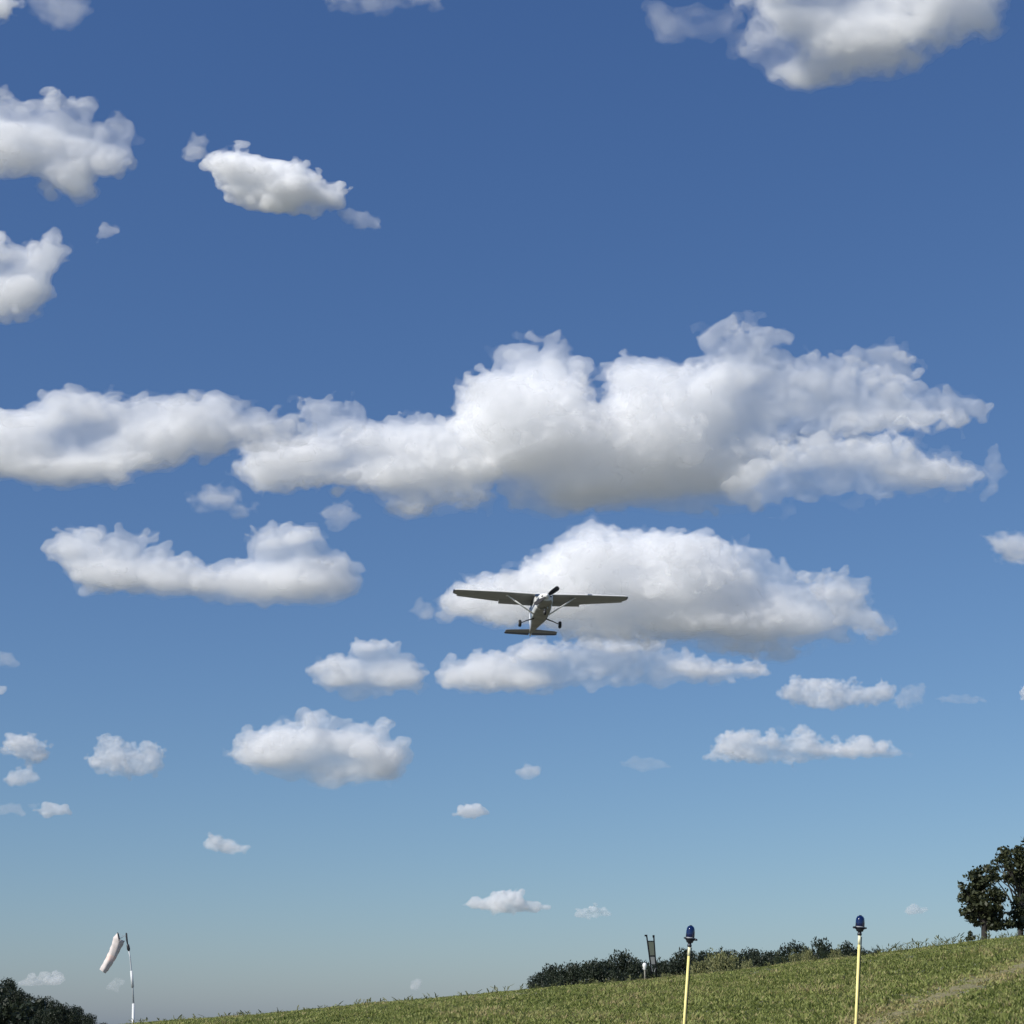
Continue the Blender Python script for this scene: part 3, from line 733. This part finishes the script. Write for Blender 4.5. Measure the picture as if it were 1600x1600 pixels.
# ------------------------------------------------------------------ taxiway lights on tall yellow poles
YELLOW = mat('yellow_pole', (.84, .72, .27), .5, noise=.16, nscale=14)
TAPE = mat('white_tape', (.82, .78, .50), .5)
CAST = mat('dark_cast_metal', (.035, .038, .045), .42, metal=.5, noise=.2, nscale=30)
GASKET = mat('pale_gasket', (.40, .42, .44), .5)
LENS = mat('blue_lens', (.004, .016, .085), .08, Transmission_Weight=.30, IOR=1.5)
LENS.node_tree.nodes['Principled BSDF'].inputs['Coat Weight'].default_value = .6
BULB = mat('frosted_bulb', (.75, .82, .9), .3)
def taxi_light(label, top, neck, bottom, Y, wing):
    """top, neck, bottom in photo pixels: lens tip, pole top, pole where it leaves the frame."""
    a = at(*neck, Y); b = at(*bottom, Y); d = (b - a) / (b - a).length
    t = 0.0
    while hz(*(a + d * t).xy) < (a + d * t).z and t < 6: t += .01
    foot = a + d * t
    root = empty('taxiway_light', foot); tag(root, label, 'taxiway light', 'blue taxiway lights on yellow poles')
    A = a - foot; up = -d
    s = Y / FPX
    M = Matrix.Translation(A) @ Vector((0, 0, 1)).rotation_difference(up).to_matrix().to_4x4()
    h = (neck[1] - top[1]) * s                 # fitting height above the pole
    bm = bmesh.new(); tube(bm, [-up * .05, A * .5 + Vector((.006, 0, 0)), A - up * .12], [.0195, .018, .017], n=16); from_bm('pole', bm, YELLOW, root, True)
    bm = bmesh.new(); tube(bm, [A - up * .118, A + up * .002], [.0185, .0178], n=16); from_bm('pole_tape', bm, TAPE, root, True)
    bm = bmesh.new(); tube(bm, [Vector((.027, .01, 0)), A + Vector((.027, .01, -.02))], [.006, .006], n=6); from_bm('cable', bm, CAST, root)
    def part(name, prof, m, n=24):
        bm = bmesh.new(); lathe(bm, [(r * .80, z * h) for r, z in prof], n, M); return from_bm(name, bm, m, root, True)
    part('coupling', [(.030, -.02), (.036, .0), (.036, .08), (.030, .10), (.030, .17), (.052, .19), (.060, .27), (.072, .30), (.072, .335)], CAST)
    part('collar', [(.070, .337), (.088, .34), (.092, .36), (.088, .385), (.071, .39)], CAST)
    part('gasket', [(.068, .391), (.074, .393), (.074, .425), (.068, .428)], GASKET)
    part('lens', [(.066, .43), (.072, .44), (.072, .60), (.070, .75), (.064, .86), (.050, .94), (.028, .985), (.008, 1.0)], LENS, 28)
    part('bulb', [(.012, .45), (.016, .52), (.034, .60), (.037, .68), (.026, .76), (.006, .79)], BULB, 16)
    part('lens_cap', [(.022, .993), (.020, 1.012), (.008, 1.02)], CAST, 14)
    bm = bmesh.new()
    tube(bm, [M @ Vector((wing * .056, -.02, .36 * h)), M @ Vector((wing * .092, -.03, .345 * h)), M @ Vector((wing * .095, -.03, .35 * h))], [.016, .012, .005], n=8)
    from_bm('clamp_lever', bm, CAST, root, True); bm = bmesh.new()
    tube(bm, [M @ Vector((-wing * .056, -.02, .37 * h)), M @ Vector((-wing * .082, -.03, .385 * h))], [.014, .009], n=8)
    from_bm('clamp_lever', bm, CAST, root, True)
    for k in range(4):
        bm = bmesh.new(); a_ = k * math.pi / 2 + .5; tube(bm, [M @ Vector((math.cos(a_) * .0605, math.sin(a_) * .0605, .43 * h)), M @ Vector((math.cos(a_) * .0605, math.sin(a_) * .0605, .60 * h))], .004, n=5)
        from_bm('lens_clip', bm, CAST, root)
taxi_light('blue taxiway light on yellow pole, the left one, bright reflection in its lens', (1078, 1448), (1077.2, 1479), (1068.3, 1600), 22.0, 1)
taxi_light('blue taxiway light on yellow pole, the right one, taller in the picture with dark lens', (1344, 1432), (1343, 1461), (1336.5, 1600), 21.4, -1)

# ------------------------------------------------------------------ two post frame with grey panels, and the white marker beside it
def post_frame():
    Y = CREST + 2.5; s = Y / FPX
    base = at(1021, 1522, Y); base.z = hz(base.x, Y)
    root = empty('post_frame', base); tag(root, 'narrow frame of two dark posts with grey green panels between them', 'post frame')
    L = lambda x, y, dy=0.0: at(x, y, Y + dy) - base
    dark = mat('dark_tarred_wood', (.010, .011, .013), .95, noise=.3, nscale=12, Specular_IOR_Level=.1)
    panel = mat('grey_green_panel', (.085, .10, .075), .8, noise=.18, nscale=9)
    panel2 = mat('grey_panel', (.17, .18, .175), .8, noise=.15, nscale=9)
    def lean(p0, p1, w): 
        bm = bmesh.new(); tube(bm, [p0, p1], [w, w], n=8); return bm
    fl = L(1019.6, 1520); fr = L(1026.0, 1520); fl.z = fr.z = -.05
    from_bm('post', lean(fl, L(1010.2, 1460.5), .026), dark, root, True)
    from_bm('post', lean(fr, L(1021.4, 1461.5), .026), dark, root, True)
    bm = bmesh.new(); box(bm, L(1009.3, 1461.8, -.02), (.10, .06, .06), bev=.008); from_bm('lamp_bracket', bm, dark, root)
    bm = bmesh.new(); box(bm, L(1021.2, 1463, -.02), (.075, .06, .085), bev=.008); from_bm('post_cap', bm, dark, root)
    for y, xa, xb, w in ((1470.5, 1011.5, 1022.4, .016), (1493.5, 1015, 1024.5, .022), (1507.2, 1016.5, 1025, .018)):
        bm = bmesh.new(); tube(bm, [L(xa, y, -.012), L(xb, y, -.012)], [w, w], n=6); from_bm('crossbar', bm, dark, root)
    def sheet(name, q, m):
        bm = bmesh.new(); f = [bm.verts.new(L(x, y, -.008)) for x, y in q]; k = [bm.verts.new(L(x, y, .016)) for x, y in q]
        bm.faces.new(f); bm.faces.new(k[::-1])
        for i in range(4): bm.faces.new((f[i], k[i], k[(i + 1) % 4], f[(i + 1) % 4]))
        from_bm(name, bm, m, root)
    sheet('panel', [(1012.4, 1471.2), (1021.4, 1471.2), (1023.6, 1493), (1015.2, 1493)], panel)
    sheet('panel', [(1015.2, 1494.4), (1023.6, 1494.4), (1024.6, 1506.6), (1016.2, 1506.6)], panel2)
    bm = bmesh.new(); tube(bm, [L(1017.2, 1509), L(1019.6, 1518)], [.022, .022], n=6); from_bm('brace', bm, panel2, root); bm = bmesh.new(); tube(bm, [L(1025.4, 1510), L(1022.4, 1519)], [.018, .018], n=6); from_bm('brace', bm, panel2, root)
post_frame()
def marker():
    Y = CREST + 1.2
    base = at(1007.6, 1523, Y); base.z = hz(base.x, Y); s = Y / FPX
    root = empty('white_marker', base); tag(root, 'small rounded white marker on a short post beside the two post frame', 'marker')
    z = lambda y: at(1008, y, Y).z - base.z
    bm = bmesh.new(); lathe(bm, [(.02, z(1516.2)), (.045, z(1515.5)), (.052, z(1512.5)), (.066, z(1511)), (.078, z(1508.6)), (.070, z(1506.4)), (.045, z(1505)), (.012, z(1504.3))], 18)
    from_bm('head', bm, mat('white_plastic', (.82, .82, .78), .4, noise=.05), root, True)
    bm = bmesh.new(); tube(bm, [(0, 0, -.05), (0, 0, z(1516))], [.026, .026], n=10); from_bm('post', bm, mat('weathered_post', (.22, .21, .17), .8, noise=.3), root, True)
    bm = bmesh.new(); tube(bm, [(-.075, 0, z(1514.5)), (-.075, 0, z(1513.2)), (-.03, 0, z(1513.0))], [.012, .012, .009], n=6)
    from_bm('latch', bm, GASKET, root)
marker()

# ------------------------------------------------------------------ the high wing aeroplane, climbing towards the camera
def aeroplane():
    WHITE = mat('white_aircraft_paint', (.72, .72, .70), .28, noise=.05, nscale=3)
    WHITE.node_tree.nodes['Principled BSDF'].inputs['Coat Weight'].default_value = .3
    BELLY = mat('shaded_belly_paint', (.26, .25, .22), .55, noise=.45, nscale=2.2)  # white body paint darkened: the shade under the belly is in this colour
    UNDER = mat('shaded_underside_paint', (.27, .27, .262), .5, noise=.15, nscale=2)  # shade below the wings painted in as a darker grey
    GREY = mat('dark_grey_tail', (.20, .205, .22), .4, noise=.15, nscale=3)  # even dark grey over the whole stabiliser
    NAVY = mat('dark_blue_trim', (.03, .045, .10), .3)
    GLASS = mat('tinted_windows', (.02, .025, .03), .05, Specular_IOR_Level=.8)
    RUBBER = mat('tyre_rubber', (.015, .015, .016), .8)
    DARK = mat('dark_cavity', (.012, .012, .012), .9)
    ALU = mat('bare_aluminium', (.55, .56, .57), .35, metal=.8, noise=.1, nscale=8)
    PROPM = mat('black_propeller_paint', (.018, .018, .02), .75)
    root = bpy.data.objects.new('aeroplane', None); COL.objects.link(root)
    tag(root, 'white single propeller high wing aeroplane with fixed wheels, flying towards the viewer', 'aeroplane')
    # local frame: nose along -Y, wings along X, up Z; origin under the wing spar
    # fuselage stations: y, half width, z bottom, z top, z widest
    ST = [(-2.42, .20, -.20, .12, -.05), (-2.38, .36, -.31, .20, -.05), (-2.20, .43, -.38, .26, -.05), (-1.75, .47, -.42, .34, -.04), (-1.30, .50, -.45, .40, -.02), (-1.02, .53, -.46, .46, 0),
          (-.62, .55, -.47, .74, .02), (-.20, .56, -.47, .90, .04), (.35, .56, -.46, .92, .05), (.95, .55, -.43, .90, .06), (1.55, .48, -.36, .78, .08), (2.10, .40, -.28, .58, .10),
          (3.00, .29, -.14, .44, .13), (4.00, .19, .01, .38, .18), (4.90, .10, .13, .34, .24), (5.25, .05, .18, .30, .25)]
    def ring(st, n=28):
        y, w, zb, zt, zm = st; out = []
        for k in range(n):
            a = 2 * math.pi * k / n; c, s_ = math.cos(a), math.sin(a)
            e = .62 if y > -2.3 else .85
            x = w * math.copysign(abs(c) ** e, c); q = math.copysign(abs(s_) ** e, s_)
            out.append(Vector((x, y, zm + (zt - zm) * q if q > 0 else zm + (zm - zb) * q)))
        return out
    def loft(name, sts, m, m2=None, cap=True):
        bm = bmesh.new(); R = [[bm.verts.new(p) for p in ring(s_)] for s_ in sts]; n = len(R[0])
        for a, b in zip(R, R[1:]):
            for k in range(n): bm.faces.new((a[k], a[(k + 1) % n], b[(k + 1) % n], b[k]))
        if cap: bm.faces.new(R[0]); bm.faces.new(R[-1][::-1])
        o = from_bm(name, bm, m, root, True)
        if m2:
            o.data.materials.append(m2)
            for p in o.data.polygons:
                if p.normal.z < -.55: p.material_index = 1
        return o
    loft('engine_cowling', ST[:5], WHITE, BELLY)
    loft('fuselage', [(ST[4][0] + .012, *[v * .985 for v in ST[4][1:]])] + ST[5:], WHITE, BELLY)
    # a dark stripe runs down each side of the body
    for sx in (-1, 1):
        bm = bmesh.new(); rows = []
        for y, w, zb, zt, zm in ST[2:15]:
            f = max(0, (y + 2.2) / 7.2); lo = zm - .10 + .10 * f; hi = zm + .05 + .02 * f
            row = []
            for z in (lo, (lo + hi) / 2, hi):
                q = abs((z - zm) / ((zt - zm) if z > zm else (zm - zb))); sa = min(1, q ** (1 / .62))
                row.append(bm.verts.new((sx * (w * math.sqrt(max(0, 1 - sa * sa)) ** .62 + .006), y, z)))
            rows.append(row)
        for a, b in zip(rows, rows[1:]):
            for k in (0, 1): bm.faces.new((a[k], a[k + 1], b[k + 1], b[k]))
        from_bm('side_stripe', bm, NAVY, root, True)
    # cowling face: two air intakes, landing lamp, spinner, propeller
    for sx in (-1, 1):
        bm = bmesh.new(); r = bmesh.ops.create_uvsphere(bm, u_segments=14, v_segments=8, radius=1)
        bmesh.ops.transform(bm, matrix=Matrix.Translation((sx * .235, -2.375, -.02)) @ Matrix.Diagonal((.105, .045, .075, 1)), verts=r['verts']); from_bm('air_intake', bm, DARK, root, True)
    bm = bmesh.new(); box(bm, (0, -2.35, -.235), (.24, .06, .09), bev=.02); from_bm('carburettor_intake', bm, DARK, root)
    bm = bmesh.new(); tube(bm, [(.17, -1.62, -.40), (.17, -1.55, -.54)], [.04, .04], n=10); from_bm('exhaust_pipe', bm, ALU, root, True)
    bm = bmesh.new(); box(bm, (0, -1.30, -.46), (.62, .10, .05), rot=Matrix.Rotation(.35, 3, 'X'), bev=.01); from_bm('cowl_flap', bm, BELLY, root)
    bm = bmesh.new(); lathe(bm, [(.175, 0), (.17, .06), (.14, .16), (.09, .24), (.03, .285), (.004, .29)], 20, Matrix.Translation((0, -2.43, -.03)) @ Matrix.Rotation(math.pi / 2, 4, 'X'))
    from_bm('spinner', bm, WHITE, root, True)
    ang = PROP
    for k in (0, 1):
        bm = bmesh.new(); rows = []
        for t in np.linspace(.10, .965, 12):
            c = .075 + .085 * math.sin(min(1, t * 1.5) * math.pi * .62); c *= (1 if t < .85 else max(.35, 1 - ((t - .85) / .115) ** 2 * .6))
            tw = math.radians(58 - 42 * t); th = .030 * (1.15 - t)
            row = []
            for q in range(8):
                b = 2 * math.pi * q / 8; ex, ey = math.cos(b) * c * .5 * 2, math.sin(b) * th
                row.append(bm.verts.new(Vector((t, ex * math.sin(tw) * -1 - ey * math.cos(tw), ex * math.cos(tw) - ey * math.sin(tw)))))
            rows.append(row)
        for a, b in zip(rows, rows[1:]):
            for q in range(8): bm.faces.new((a[q], a[(q + 1) % 8], b[(q + 1) % 8], b[q]))
        bm.faces.new(rows[0][::-1]); bm.faces.new(rows[-1])
        bmesh.ops.transform(bm, matrix=Matrix.Translation((0, -2.52, -.03)) @ Matrix.Rotation(-(ang + k * math.pi), 4, 'Y'), verts=bm.verts)
        from_bm('propeller_blade', bm, PROPM, root, True)
    # wing panels with airfoil section, tapering outboard of the flap
    def foil(le, ch, z, inc, n=19):
        up, lo = [], []
        for t in (1 - np.cos(np.linspace(0, math.pi, n))) / 2:
            tail = (1 - t) ** .85 * (1 + .35 * t)
            nose = math.sqrt(max(0, 1 - (1 - min(t, .14) / .14) ** 2))
            up.append((t * ch, .095 * nose * tail * ch - .012 * ch)); lo.append((t * ch, -.066 * nose * tail * ch - .012 * ch))
        pts = up + lo[-2:0:-1]
        return [(le + a * math.cos(inc) + b * math.sin(inc), z - a * math.sin(inc) + b * math.cos(inc)) for a, b in pts]
    def skin(name, secs, m, parent=root):
        bm = bmesh.new(); R = [[bm.verts.new((x, p[0], p[1])) for p in f] for x, f in secs]; n = len(R[0])
        for a, b in zip(R, R[1:]):
            for k in range(n): bm.faces.new((a[k], a[(k + 1) % n], b[(k + 1) % n], b[k]))
        bm.faces.new(R[0][::-1]); bm.faces.new(R[-1])
        o = from_bm(name, bm, m, parent, True)
        if m is WHITE:                           # downward faces get a darker grey, shade put into the colour
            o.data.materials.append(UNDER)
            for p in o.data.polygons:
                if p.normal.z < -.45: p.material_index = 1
        if hasattr(o.data, 'set_sharp_from_angle'): o.data.set_sharp_from_angle(angle=rad(40))
        return o
    inc = rad(2.5); Z0 = .86
    dih = lambda x: Z0 + abs(x) * math.tan(rad(1.6))
    for sx in (-1, 1):
        S = lambda x, le, ch: (sx * x, foil(le, ch, dih(x), inc))
        w = skin('wing', [S(.30, -.50, 1.25), S(2.55, -.50, 1.25), S(2.60, -.50, 1.25), S(5.30, -.34, .82), S(5.46, -.28, .66)] , WHITE)
        # the trailing edge: flap inboard (drooped a little), aileron outboard
        def surf(name, x0, x1, c0, c1, drop, le0, le1):
            secs = []
            for x, c, le in ((x0, c0, le0), (x1, c1, le1)):
                z = dih(x) - (le + .5) * math.sin(inc) + .012
                secs.append((sx * x, [(le + a * math.cos(drop) + b * math.sin(drop), z - a * math.sin(drop) + b * math.cos(drop)) for a, b in
                             [(0, .045), (.12 * c, .05), (.5 * c, .035), (c, .006), (c, -.006), (.5 * c, -.03), (.1 * c, -.045), (0, -.035)]]))
            skin(name, secs, WHITE)
        surf('flap', .45, 2.595, .42, .42, rad(25), .72, .72)
        surf('aileron', 2.60, 5.28, .40, .24, rad(3), .735, .475)
        skin('wingtip', [(sx * 5.465, foil(-.28, .66, dih(5.46), inc)), (sx * 5.55, foil(-.16, .44, dih(5.55) + .01, inc))], NAVY)
        # lift strut
        bm = bmesh.new(); tube(bm, [(sx * .50, -.10, -.34), (sx * 2.15, -.05, dih(2.15) - .07)], [.10, .09], n=12, ell=.42); from_bm('strut', bm, WHITE, root, True)
        bm = bmesh.new(); box(bm, (sx * 2.15, -.05, dih(2.15) - .06), (.16, .22, .10), bev=.02); from_bm('strut_fairing', bm, WHITE, root)
        # main gear
        bm = bmesh.new(); tube(bm, [(sx * .38, .55, -.40), (sx * .80, .57, -.54), (sx * 1.20, .60, -.71)], [.075, .058, .045], n=10, ell=.5); from_bm('gear_leg', bm, DARK if sx > 0 else DARK, root, True)
        bm = bmesh.new(); lathe(bm, [(.10, -.085), (.18, -.085), (.215, -.06), (.225, 0), (.215, .06), (.18, .085), (.10, .085)], 22, Matrix.Translation((sx * 1.27, .60, -.75)) @ Matrix.Rotation(math.pi / 2, 4, 'Y'))
        wh = from_bm('wheel', bm, RUBBER, root, True)
        bm = bmesh.new(); lathe(bm, [(.02, -.095), (.09, -.09), (.098, 0), (.09, .09), (.02, .095)], 14, Matrix.Translation((sx * 1.27, .60, -.75)) @ Matrix.Rotation(math.pi / 2, 4, 'Y')); from_bm('rim', bm, ALU, wh, True)
        # stabiliser and elevator
        def flat(name, q, z, th, m):
            bm = bmesh.new()
            secs = [[bm.verts.new((sx * x, y, z + d)) for y, d in ((l, 0), (l + .08, th), (t_, th * .5), (t_, -th * .5), (l + .08, -th))] for x, l, t_ in q]
            for a, b in zip(secs, secs[1:]):
                for k in range(5): bm.faces.new((a[k], a[(k + 1) % 5], b[(k + 1) % 5], b[k]))
            bm.faces.new(secs[0][::-1]); bm.faces.new(secs[-1]); from_bm(name, bm, m, root)
        flat('stabiliser', [(.06, 4.28, 4.98), (1.55, 4.52, 4.98), (1.70, 4.62, 4.98)], .22, .045, GREY)
        flat('elevator', [(.10, 4.99, 5.42), (1.60, 4.99, 5.28), (1.72, 4.99, 5.20)], .22, .035, NAVY)
        # side windows, door
        for (y0, y1, za, zb) in ((-.55, .10, .24, .66), (.20, .85, .26, .70), (.95, 1.45, .30, .62)):
            xw = .562 if y1 < .9 else .545
            bm = bmesh.new(); box(bm, (sx * (xw - .035 * (y0 > .9)), (y0 + y1) / 2, (za + zb) / 2), (.012, y1 - y0, zb - za), rot=Matrix.Rotation(sx * .0 - (sx * .14 if y0 > .9 else 0), 3, 'Z'), bev=.004)
            from_bm('side_window', bm, GLASS, root)
    # windscreen: follows the sloping front of the cabin
    bm = bmesh.new(); rows = []
    for t in np.linspace(0, 1, 6):
        y = -1.06 + .50 * t; zz = .44 + .36 * t; w = .50 - .03 * t
        rows.append([bm.verts.new((w * math.sin(a), y - .10 * math.cos(a) + .05, zz + .05 * math.cos(a) * (1 - t) + .012)) for a in np.linspace(-1.5, 1.5, 11)])
    for a, b in zip(rows, rows[1:]):
        for k in range(10): bm.faces.new((a[k], a[k + 1], b[k + 1], b[k]))
    from_bm('windscreen', bm, GLASS, root, True)
    # wing centre section over the cabin
    skin('wing_centre', [(-.299, foil(-.50, 1.25, dih(.3), inc)), (.299, foil(-.50, 1.25, dih(.3), inc))], WHITE)
    # nose gear
    bm = bmesh.new(); tube(bm, [(0, -1.50, -.38), (0, -1.62, -.68)], [.045, .035], n=10); from_bm('nose_leg', bm, ALU, root, True)
    bm = bmesh.new(); lathe(bm, [(.08, -.06), (.15, -.065), (.175, -.045), (.182, 0), (.175, .045), (.15, .065), (.08, .06)], 20, Matrix.Translation((0, -1.66, -.78)) @ Matrix.Rotation(math.pi / 2, 4, 'Y')); nw = from_bm('nose_wheel', bm, RUBBER, root, True)
    bm = bmesh.new(); lathe(bm, [(.02, -.07), (.075, -.066), (.08, 0), (.075, .066), (.02, .07)], 12, Matrix.Translation((0, -1.66, -.78)) @ Matrix.Rotation(math.pi / 2, 4, 'Y')); from_bm('rim', bm, ALU, nw, True)
    # fin and rudder with dorsal fillet
    def fin(name, q, m):
        bm = bmesh.new(); secs = [[bm.verts.new((d, y, z)) for y, d in ((l, 0), (l + .12, .045), (t_, .02), (t_, -.02), (l + .12, -.045))] for z, l, t_ in q]
        for a, b in zip(secs, secs[1:]):
            for k in range(5): bm.faces.new((a[k], a[(k + 1) % 5], b[(k + 1) % 5], b[k]))
        bm.faces.new(secs[0][::-1]); bm.faces.new(secs[-1]); return from_bm(name, bm, m, root)
    fin('fin', [(.36, 3.10, 4.75), (.52, 3.85, 4.85), (1.45, 4.62, 5.13), (1.66, 4.82, 5.20)], WHITE)
    fin('rudder', [(.10, 4.97, 5.38), (.52, 4.865, 5.34), (1.45, 5.145, 5.52), (1.66, 5.21, 5.52)], WHITE)
    bm = bmesh.new(); box(bm, (0, 5.30, .16), (.07, .16, .09), bev=.02); from_bm('tail_cone', bm, WHITE, root)
    # landing lamps in the leading edge of the viewer's right wing
    bm = bmesh.new(); box(bm, (3.02, -.492, dih(3.0) + .01), (.28, .03, .075), bev=.012); from_bm('landing_lamp', bm, ALU, root)
    C = at(*PLANE_PX, PLANE_Y)
    root.location = C
    view = math.atan2(C.x, C.y)
    root.rotation_euler = (-rad(PLANE_PITCH), rad(PLANE_ROLL), rad(PLANE_YAW) - view)
    return root
PLANE_PX = (845.5, 952.5); PLANE_Y = 99.0; PLANE_PITCH = 6.3; PLANE_ROLL = .6; PLANE_YAW = 8.0; PROP = rad(38)
aeroplane()
print('TRIANGLES', TRI, sum(len(o.data.loops) - 2 * len(o.data.polygons) for o in SC.objects if o.type == 'MESH'))
